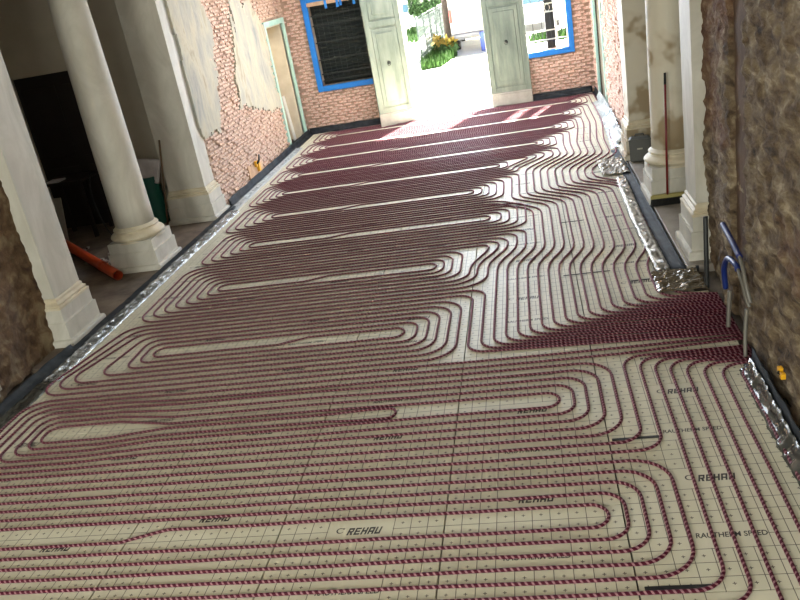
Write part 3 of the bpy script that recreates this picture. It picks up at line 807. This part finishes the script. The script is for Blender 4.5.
lt = thing('added_closet_lamp', 'added lamp on the closet ceiling behind the left doorway', 'lamp', (-3.4,13.3,3.2))  # lamp and bulb added to brighten the closet, no such lamp known
m = MB(); m.lathe([(.02,0),(.16,-.01),(.18,-.05),(.12,-.1),(.02,-.11)], seg=24); m.build('added_lamp_shade', 'added_lamp_shell', lt, True)
ld = bpy.data.lights.new('added_closet_bulb','POINT'); ld.energy = 90; ld.color = (1,.86,.66); ld.shadow_soft_size = .12
lo = bpy.data.objects.new('added_closet_bulb', ld); C.objects.link(lo); lo.location = (-3.4,13.3,2.9)
# dark corridor beyond the right doorway
mb = MB(); mb.box(5.9,6.1,11.6,13.6,-.2,3); mb.box(4.8,5.9,11.6,11.7,-.2,3); mb.box(4.8,5.9,13.5,13.6,-.2,3); mb.box(4.8,6.1,11.6,13.6,3,3.1)
struct(mb.build('wall_corridor', 'plaster_beige')); struct(B('floor_corridor', 'slab_stone', (4.8,5.9,11.7,13.5,-.2,0)))

# ------------------------------------------------------------------ entrance: door leaves
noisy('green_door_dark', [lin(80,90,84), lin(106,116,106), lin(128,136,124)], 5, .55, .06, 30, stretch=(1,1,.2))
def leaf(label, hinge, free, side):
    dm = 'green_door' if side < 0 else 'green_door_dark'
    dx, dy = free[0]-hinge[0], free[1]-hinge[1]; w = math.hypot(dx, dy)
    t = thing('door_leaf', label, 'door', (hinge[0],hinge[1],0), 'two open leaves of the entrance door')
    t.rotation_euler = (0,0,math.atan2(dy,dx))
    s = -1 if dx > 0 else 1                                       # local y side that looks into the hall
    def b(nm, mat, x0, x1, d0, d1, z0, z1, bv=.004):
        a, c = sorted((s*d0, s*d1)); return B(nm, mat, (x0,x1,a,c,z0,z1), t, bv)
    b('slab', dm, 0, w, -.025, .02, .012, 2.88)
    for x0, x1 in ((0,.1),(w-.1,w)): b('stile', dm, x0, x1, .02, .04, .26, 2.88)
    for z0, z1 in ((.26,.38),(2.0,2.12),(2.78,2.88)): b('rail', dm, .1, w-.1, .02, .04, z0, z1)
    for z0, z1 in ((.42,1.96),(2.16,2.74)):
        pm = b('panel_moulding', dm, .125, w-.125, .02, .034, z0, z1, .012)
        b('panel', dm, .20, w-.20, .034, .046, z0+.08, z1-.08, .012).parent = pm
    b('kick_board', 'door_plinth', -.005, w+.005, .02, .06, .012, .24); b('kick_moulding', 'door_plinth', -.005, w+.005, .02, .05, .24, .275, .01)
    m = MB()                                                      # ring handle with its rose
    m.lathe([(.0,-.002),(.035,0),(.03,.012),(.012,.02),(0,.022)], seg=20)
    rose = m.build('handle_rose', 'iron', t, True, (w/2, s*.046, 1.28)); rose.rotation_euler = (R(-90*s),0,0)
    m = MB(); m.tube([(.035*math.sin(2*math.pi*k/16), .012, -.035-.045*math.cos(2*math.pi*k/16)+.01) for k in range(17)], .006, 6); 
    rg = m.build('ring_pull', 'iron', t, True, (w/2, s*.055, 1.29))
    for z in (.5,1.5,2.5): m = MB(); m.tube([(0,0,z-.06),(0,0,z+.06)], .016, 10); m.build('hinge', 'iron', t, True)
    return t
leaf('pale green panelled door leaf folded back left of the entrance', (.33,14.02), (-.37,13.72), -1)
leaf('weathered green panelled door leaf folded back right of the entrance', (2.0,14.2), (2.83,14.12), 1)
struct(B('trim_1', 'cream_paint', (.24,.34,14.2,14.66,0,2.95))); struct(B('trim_2', 'cream_paint', (1.98,2.06,14.24,14.66,0,2.95))); struct(B('trim_3','cream_paint',(.24,2.06,14.24,14.66,2.88,3.0)))
struct(B('threshold_entrance', 'slab_stone', (.32,2.0,14.2,14.75,-.2,.01)))

# ------------------------------------------------------------------ windows
def window_frame(name, h):
    e = bpy.data.objects.new(name, None); C.objects.link(e); struct(e)
    x0,x1,z0,z1 = h; w = .11
    B('frame_post', 'blue_paint', (x0-w,x0,14.2,14.34,z0-w,z1+w), e, .008); B('frame_post', 'blue_paint', (x1,x1+w,14.2,14.34,z0-w,z1+w), e, .008)
    B('frame_sill', 'blue_paint', (x0,x1,14.2,14.34,z0-w,z0), e, .008); B('frame_head', 'blue_paint', (x0,x1,14.2,14.34,z1,z1+w), e, .008)
    return e
w1 = window_frame('window_1', W1)
B('lintel_board', 'tan_lintel', (W1[0],W1[1],14.22,14.33,2.6,2.68), w1)
for x in (-1.2,-.95,-.88,-.6): B('paint_drip', 'blue_paint', (x,x+.05,14.21,14.225,2.5+random.uniform(0,.04),2.68), w1)
B('shutter', 'dark_shutter', (W1[0],W1[1],14.50,14.54,W1[2],W1[3]), w1)
k = 0
for z in [W1[2]+.03+.075*i for i in range(22)]:                  # louvre slats of the closed shutter
    m = MB(); m.obox(Matrix.Translation(((W1[0]+W1[1])/2,14.485,z)) @ Matrix.Rotation(R(32),4,'X'), W1[1]-W1[0]-.02, .01, .06); m.build('slat', 'dark_shutter', w1)
for x in [W1[0]+.1+.12*i for i in range(10)]: m = MB(); m.tube([(x,14.4,W1[2]),(x,14.4,W1[3])], .008, 6); m.build('bar', 'iron', w1)
for z in (1.06,1.2,1.5,1.85,2.2,2.4): B('cross_bar', 'iron', (W1[0],W1[1],14.385,14.4,z-.012,z+.012), w1)
for x in [W1[0]+.16+.12*i for i in range(9)]: m = MB(); m.tube([(x+.04*math.sin(2*math.pi*q/12),14.4,1.13+.055*math.cos(2*math.pi*q/12)) for q in range(13)], .006, 5); m.build('scroll', 'iron', w1)
w2 = window_frame('window_2', W2)
for x in (2.62,2.8,2.98,3.16,3.34,3.5): m = MB(); m.tube([(x,14.42,W2[2]),(x,14.42,W2[3])], .007, 6); m.build('bar', 'iron', w2)
for z in (1.16,1.34,1.7,1.86,2.3,2.5): B('cross_bar', 'iron_pale', (W2[0],W2[1],14.41,14.425,z-.012,z+.012), w2)
B('shutter', 'black', (3.24,3.42,14.52,14.57,W2[2],W2[3]), w2); B('shutter_edge', 'iron_pale', (3.43,3.47,14.46,14.6,W2[2],W2[3]), w2)
for x in (2.7,2.9,3.1,3.3,3.5): m = MB(); m.tube([(x+.05*math.sin(2*math.pi*q/12),14.42,1.78+.07*math.cos(2*math.pi*q/12)) for q in range(13)], .006, 5); m.build('scroll', 'iron_pale', w2)

# ------------------------------------------------------------------ small things in the hall
t = thing('broom', 'broom with a long dark red handle leaning on the right column', 'broom', (4.145,5.86,.045))
m = MB(); m.tube([(0,0,.11),(.035,.04,1.32)], .0125, 12); m.build('handle', 'red_lacquer', t, True)
m = MB(); m.tube([(.035,.04,1.32),(.0385,.044,1.44)], [.0135,.012], 12); m.build('grip', 'black', t, True)
m = MB(); m.stack(-.18,.18,-.012,.012,[(0,.07),(.004,.08),(.004,.105),(-.01,.12)]); hd = m.build('head', 'bristle_base', t)
m = MB()
for i in range(24):
    for j in range(4):
        x, y = -.172+.344*i/23, -.012+.024*j/3; m.tube([(x,y,.075),(x*1.06,y*2.6-.02,.002)], [.006,.008], 5)
o = m.build('bristles', 'black', hd); o['kind'] = 'stuff'
t = thing('grey_box', 'dark grey plastic box standing before the far right pilaster', 'box', (4.14,7.93,.045)); t.rotation_euler = (R(-4),0,R(-6))
m = MB(); m.stack(-.125,.125,-.09,.09,[(0,0),(.012,.02),(.016,.28),(.008,.31),(-.02,.335)]); m.build('body', 'grey_bin', t, bevel=.01)
B('lid_rim', 'grey_bin', (-.145,.145,-.11,.11,.285,.305), t, .006); B('paper_label', 'label_pale', (-.04,.03,-.109,-.107,.17,.19), t)
m = MB(); m.tube([(-.06,0,.33),(-.05,0,.36),(.05,0,.36),(.06,0,.33)], .01, 8); m.build('carry_handle', 'grey_bin', t, True)
# service pipes at the right wall
def hose(name, label, mat, pts, r, cat, group=None, rib=False):
    f = []
    P = [Vector(p) for p in pts]
    for i in range(len(P)-1):                                     # Catmull-Rom
        p0, p1, p2, p3 = P[max(0,i-1)], P[i], P[i+1], P[min(len(P)-1,i+2)]
        for k in range(8):
            s = k/8; f.append(.5*((2*p1)+(-p0+p2)*s+(2*p0-5*p1+4*p2-p3)*s*s+(-p0+3*p1-3*p2+p3)*s**3))
    f.append(P[-1]); m = MB(); m.tube(f, r, 10); o = m.build(name, mat, None, True)
    return tag(o, label, cat, group) if label else o
t = thing('service_pipe', 'straight blue pipe rising from a pale sleeve on the right wall', 'pipe', (0,0,0), 'pipes on the right wall')
o = hose('insulated_end', None, 'blue_pipe', [(4.085,2.93,.76),(4.075,2.6,.735),(4.07,2.37,.70)], .022, 'pipe'); o.parent = t
o = hose('sleeve', None, 'grey_pipe', [(4.07,2.38,.70),(4.065,2.27,.66),(4.07,2.19,.54),(4.085,2.15,.44)], .014, 'pipe'); o.parent = t
t = thing('service_pipe', 'bent blue pipe arching out of the right wall', 'pipe', (0,0,0), 'pipes on the right wall')
o = hose('insulated_arch', None, 'blue_pipe', [(4.09,2.9,.24),(4.075,2.87,.42),(4.07,2.72,.56),(4.07,2.5,.60),(4.07,2.42,.585)], .022, 'pipe'); o.parent = t
o = hose('sleeve', None, 'grey_pipe', [(4.07,2.43,.588),(4.065,2.3,.55),(4.07,2.2,.45),(4.085,2.17,.4)], .013, 'pipe'); o.parent = t
hose('conduit', 'pale conduit rising from the pipe bundle by the right wall', 'grey_pipe', [(4.05,2.66,.02),(4.06,2.68,.15),(4.075,2.7,.3)], .016, 'pipe', 'pipes on the right wall')
hose('conduit', 'dark conduit standing at the right wall near the pipe bundle corner', 'grey_pipe', [(4.05,2.16,.02),(4.06,2.2,.18),(4.08,2.23,.36)], .014, 'pipe', 'pipes on the right wall')
hose('conduit', 'black conduit beside the near right pilaster plinth', 'dark_pipe', [(4.07,3.5,.0),(4.075,3.52,.3),(4.09,3.58,.62)], .02, 'pipe', 'pipes on the right wall')
def socket(label, x, y, z, sgn):
    t = thing('cable_cap', label, 'cable cap', (x,y,z))
    m = MB(); m.box(-.02,.02,-.09,-.02,-.05,.05); m.build('yellow_cap', 'yellow_plastic', t, bevel=.006)
    m = MB(); m.box(-.025,.025,.02,.10,-.15,.03); m.build('yellow_plug', 'yellow_plastic', t, bevel=.008)
    m = MB(); m.tube([(sgn*.02,-.06,0),(sgn*.05,0,.05),(sgn*.03,.1,.09),(0,.2,.1)], .016, 8); m.build('black_cable', 'black', t, True)
    m = MB(); m.tube([(sgn*.02,.02,.0),(sgn*.04,.06,.05),(sgn*.01,.13,.05)], .014, 8); m.build('black_cable', 'black', t, True)
socket('yellow and black cable caps low on the left brick wall', -2.06, 10.32, .30, 1)
t = thing('cable_cap', 'small yellow cable cap low on the rough right wall', 'cable cap', (4.075,1.40,.29)); t.scale = (.75,.75,.75)
m = MB(); m.box(-.02,.02,-.05,.0,-.03,.02); m.build('yellow_cap', 'yellow_plastic', t, bevel=.006); m = MB(); m.box(-.02,.02,.02,.07,.0,.04); m.build('yellow_cap', 'yellow_plastic', t, bevel=.006)
m = MB(); m.tube([(0,-.03,0),(-.03,.0,.01),(0,.05,.02)], .008, 8); m.build('cable', 'black', t, True)

# ------------------------------------------------------------------ things in the left side room
t = thing('drain_pipe', 'orange plastic drain pipe lying behind the near left pilaster', 'pipe', (-2.52,5.62,.08))
d = Vector((-5.0+2.52, 8.2-5.62, 0)); L = d.length; d.normalize(); m = MB()
ring = [(0,.055),(.0,.055),(L,.055)]
m.tube([tuple(d*0), tuple(d*(L-.2))], .064, 24, cap=False); m.build('pipe_body', 'orange_pvc', t, True)
m = MB(); m.tube([tuple(d*.0), tuple(d*.02)], .0645, 24, cap=False); m.tube([tuple(d*.0), tuple(d*.5)], .057, 20, cap=False); m.build('pipe_mouth', 'orange_pvc', t, True)
m = MB(); m.tube([tuple(d*.55), tuple(d*.57), tuple(d*.68), tuple(d*.70)], [.064,.068,.068,.064], 24, cap=False); m.build('socket_collar', 'orange_pvc', t, True)
t = thing('ribbed_roll', 'green ribbed plastic roll standing behind the left column', 'roll', (-3.05,8.22,.012))
m = MB(); pr = []
for k in range(30): z = .72*k/29; pr.append((.125+(.012 if k % 2 else 0), z))
m.lathe(pr, seg=28); m.build('ribbed_body', 'green_plastic', t, True); m = MB(); m.lathe([(.125,.72),(.125,.735),(.1,.735),(.1,.70)], seg=28, cap=False); m.build('rim', 'green_plastic', t, True)
m = rough_sheet(10, 10, lambda u, v: (-3.24+.36*u+.10*v, 8.10+.06*math.sin(3*u)+.05*v, .70+.34*v-.06*u+.02*noise.noise(Vector((u*3,v*3,1)))))
o = m.build('paper_sack', 'sack_white', None, True); so = o.modifiers.new('t','SOLIDIFY'); so.thickness = .03; tag(o, 'crumpled whitish paper sack on top of the green roll', 'sack')
m = MB(); m.tube([(-2.80,7.86,.014),(-2.60,7.955,1.30)], .014, 10); tag(m.build('wooden_pole', 'wood_pole', None, True), 'thin wooden pole leaning on the far left pilaster', 'pole')
t = thing('work_table', 'small dark table in the shadow behind the near left pilaster', 'table', (-4.3,8.15,.012))
B('table_top', 'dimmed_dark_wood', (-.4,.35,-.3,.3,.86,.9), t, .004)
for x in (-.35,.3):
    for y in (-.25,.25): B('leg', 'dimmed_dark_wood', (x-.025,x+.025,y-.025,y+.025,0,.86), t)
o = B('paper_stack', 'sack_white', (-4.56,-4.34,7.9,8.12,.913,.935)); tag(o, 'pale paper stack on the dark table', 'paper')
m = MB(); m.obox(Matrix.Translation((-4.4,7.74,.36)) @ Matrix.Rotation(R(-14),4,'X'), .12, .025, .70); tag(m.build('grey_board', 'board_grey', bevel=.004), 'grey plank leaning on the dark table', 'board')
hose('loose_cable', 'dark cable hanging by the table in the side room', 'dark_pipe', [(-3.92,8.1,.94),(-3.9,7.95,.7),(-3.86,7.9,.4),(-3.75,7.8,.14),(-3.55,7.6,.026)], .01, 'cable')
rnd = random.Random(2)
for k in range(16):
    x, y = rnd.uniform(-3.9,-2.9), rnd.uniform(6.2,7.6); m = MB(); a, b, c = rnd.uniform(.04,.1), rnd.uniform(.03,.07), rnd.uniform(.02,.05)
    m.obox(Matrix.Translation((x,y,.012+c*.5)) @ Matrix.Rotation(rnd.uniform(0,3),4,'Z'), a, b, c)
    for i, v in enumerate(m.v): m.v[i] = (v[0]+rnd.uniform(-.01,.01), v[1]+rnd.uniform(-.01,.01), v[2])
    tag(m.build('rubble_piece', 'slab_stone'), 'small piece of rubble on the side room floor behind the orange pipe', 'rubble', 'rubble on the side room floor')

# ------------------------------------------------------------------ outside
struct(B('ground_street', 'street', (-30,30,14.75,80,-.4,-.1)))
def grass_patch(name, label, poly, h, n, sd, mat='grass'):
    rnd = random.Random(sd); m = MB(); xs = [p[0] for p in poly]; ys = [p[1] for p in poly]
    k = 0
    while k < n:
        x, y = rnd.uniform(min(xs),max(xs)), rnd.uniform(min(ys),max(ys))
        if not inside(poly, x, y): continue
        a = rnd.uniform(0,6.3); hh = h*rnd.uniform(.5,1.2); w = .03; dx, dy = math.cos(a)*w, math.sin(a)*w
        b = len(m.v); m.v += [(x-dx,y-dy,-.1),(x+dx,y+dy,-.1),(x+dy*2,y-dx*2,-.1+hh)]; m.f.append((b,b+1,b+2)); k += 1
    o = m.build(name, mat); tag(o, label, 'grass'); o['kind'] = 'stuff'
grass_patch('grass', 'green grass verge at the foot of the wire fence', [(-.55,23.6),(.1,23.8),(.45,26.5),(-.05,28.4),(-1.0,28.0)], .3, 2600, 1)
grass_patch('grass', 'green grass beside the parked car on the left', [(-3.4,36.5),(-1.9,34.5),(-2.2,43),(-3.6,43)], .3, 1500, 2)
grass_patch('grass', 'green grass seen through the right window', [(3.0,26.2),(4.6,26.0),(4.8,28.6),(3.0,28.4)], .25, 1200, 3)
t = thing('wire_fence', 'pale wire fence on posts outside the entrance', 'fence', (0,0,-.1))
fa, fb = Vector((-.65,25.0,0)), Vector((-.28,34.0,0))
for k in range(7): p = fa.lerp(fb, k/6); m = MB(); m.tube([tuple(p), (p.x,p.y,1.6)], .03, 8); m.build('post', 'fence_wire', t, True)
m = MB()
for k in range(60): p = fa.lerp(fb, k/59); m.tube([tuple(p), (p.x,p.y,1.5)], .01, 4)
for k in range(9): z = .1+.17*k; m.tube([(fa.x,fa.y,z),(fb.x,fb.y,z)], .01, 4)
m.build('wire_mesh', 'fence_wire', t); m = MB(); m.tube([(fa.x,fa.y,1.55),(fb.x,fb.y,1.55)], .025, 8); m.build('top_rail', 'fence_wire', t, True)
def leafy(m, c, r, n, sd):
    rnd = random.Random(sd)
    for _ in range(n):
        d = Vector((rnd.gauss(0,1),rnd.gauss(0,1),rnd.gauss(0,1))).normalized()*(r*rnd.uniform(.55,1)); p = Vector(c)+Vector((d.x,d.y,d.z*.8))
        a = Vector((rnd.gauss(0,1),rnd.gauss(0,1),rnd.gauss(0,1))).normalized(); b = a.orthogonal().normalized(); s = rnd.uniform(.10,.2)
        q = len(m.v); m.v += [tuple(p-a*s),tuple(p+b*s*.5),tuple(p+a*s),tuple(p-b*s*.5)]; m.f.append((q,q+1,q+2,q+3))
def tree(label, x, y, h, r, sd, trunk=.16, low=False):
    t = thing('tree', label, 'tree', (x,y,-.1)); m = MB(); m.tube([(0,0,0),(.05,0,h*.4),(0,.05,h*.75)], [trunk,trunk*.8,trunk*.5], 10); m.build('trunk', 'bark', t, True)
    m = MB(); rnd = random.Random(sd)
    for k in range(7): leafy(m, (rnd.uniform(-.5,.5)*r, rnd.uniform(-.5,.5)*r, h*rnd.uniform(.5 if low else .7,1.0)), r*.62, 330, sd*10+k)
    o = m.build('crown', 'leaves', t); return t
tree('leafy green shrub beside the parked cars outside', -1.75, 40.0, 2.0, 1.0, 4, .06, low=True)
tree('broad bare trunk tree standing right of the wire fence', -.12, 31.0, 7.5, 2.2, 5, .2)
for k, (x, y) in enumerate(((-.2,27.2),(.15,26.6),(-.45,28.6))):
    t = thing('flowering_plant', ['yellow flowering plant in the grass by the fence, middle one','yellow flowering plant nearest the van bumper','yellow flowering plant furthest along the fence'][k], 'plant', (x,y,-.1), 'yellow plants in the verge')
    m = MB(); leafy(m, (0,0,.3), .32, 120, 40+k); m.build('foliage', 'leaves', t); m = MB(); leafy(m, (0,0,.42), .3, 60, 50+k); m.build('blossom', 'plant_yellow', t)
# vehicles
def wheel(t, x, y, r=.33, w=.2):
    m = MB(); m.lathe([(r*.55,-w/2),(r*.92,-w/2),(r,-w*.3),(r,w*.3),(r*.92,w/2),(r*.55,w/2)], seg=24); o = wh = m.build('wheel', 'tyre', t, True, (x,y,r)); o.rotation_euler = (0,R(90),0)
    m = MB(); m.lathe([(0,-w*.4),(r*.55,-w*.42),(r*.55,w*.42),(0,w*.4)], seg=18); o = m.build('rim', 'bumper', wh, True)
def prism(m, outline, x0, x1):      # outline in (y,z)
    n = len(outline); b = len(m.v); m.v += [(x0,y,z) for y,z in outline]+[(x1,y,z) for y,z in outline]
    m.f.append(tuple(b+i for i in range(n))); m.f.append(tuple(b+n+i for i in reversed(range(n))))
    for i in range(n): j = (i+1)%n; m.f.append((b+i,b+n+i,b+n+j,b+j))
t = thing('van', 'white van parked outside with its rear towards the entrance', 'van', (.25,27.5,-.1))
m = MB(); prism(m, [(0,.55),(0,2.25),(.15,2.4),(3.6,2.4),(4.4,1.5),(5.1,1.3),(5.1,.45),(.1,.45)], 0, 1.95); m.build('body', 'van_white', t, bevel=.04)
B('rear_door', 'van_white', (.1,.96,-.015,.0,.75,2.2), t, .01); B('rear_door', 'van_grey', (1.0,1.86,-.015,.0,.75,2.2), t, .01)
B('rear_bumper', 'bumper', (.0,1.95,-.12,.06,.42,.64), t, .03); B('door_strip', 'bumper', (.1,.96,-.03,-.015,1.12,1.16), t); B('step', 'bumper', (.15,1.0,-.2,-.1,.5,.62), t, .02)
B('tail_light', 'tail_red', (.01,.10,-.03,.0,1.05,1.5), t, .01); B('tail_light', 'tail_red', (1.87,1.94,-.03,.0,1.05,1.5), t, .01); B('number_plate', 'label_pale', (.7,1.25,-.14,-.12,.47,.59), t)
for x in (.12,1.83):
    for y in (.9,4.1): wheel(t, x, y)
tag(B('blue_crate', 'blue_tarp', (1.3,1.75,26.6,27.0,-.1,.55), bevel=.02), 'blue crate on the ground behind the van', 'crate')
def car(label, x, y, front=False, rot=0):
    t = thing('car', label, 'car', (x,y,-.1)); t.rotation_euler = (0,0,rot)
    m = MB(); prism(m, [(0,.35),(0,.75),(.1,.86),(1.1,.95),(1.1,.97),(3.9,.98),(4.1,.85),(4.15,.4),(3.9,.25),(.2,.25)], 0, 1.7); m.build('body', 'car_silver', t, bevel=.06)
    m = MB(); prism(m, [(.95,.94),(1.7,1.42),(3.1,1.45),(3.85,.96)], .1, 1.6); m.build('cabin', 'car_silver', t, bevel=.05)
    m = MB(); m.quad((.2,1.02,1.0),(1.5,1.02,1.0),(1.42,1.64,1.40),(.28,1.64,1.40)); m.build('windscreen', 'glass_dark', t)
    for xs in (.09,1.61): m = MB(); m.quad((xs,1.25,1.0),(xs,3.6,1.0),(xs,3.05,1.38),(xs,1.75,1.38)); m.build('side_window', 'glass_dark', t)
    B('grille', 'bumper', (.25,1.45,-.03,.0,.5,.72), t, .01); B('bumper', 'bumper', (.0,1.7,-.08,.05,.28,.46), t, .03); B('number_plate', 'label_pale', (.6,1.1,-.05,-.03,.54,.66), t)
    for xs in (.05,1.4): B('headlight', 'label_pale', (xs,xs+.25,-.02,.02,.62,.78), t, .02)
    for xs in (.1,1.6):
        for ys in (.75,3.4): wheel(t, xs, ys, .31)
car('silver car parked far left outside the entrance', -4.5, 42.2, rot=R(-18)); car('light coloured car seen through the right window', 2.6, 31.0); car('car behind the silver one, far left outside', -6.2, 50.5, rot=R(-10))
t = thing('house', 'pale house across the street behind the vehicles', 'house', (0,60,-.1))
B('wall', 'house_wall', (-22,22,0,6,0,7), t)
for x in (-9,-5,-1,3,7,11): w = B('window', 'van_white', (x-.7,x+.7,-.02,.0,1.0,2.7), t); B('pane', 'glass_dark', (x-.6,x+.6,-.04,-.02,1.1,2.6), w)
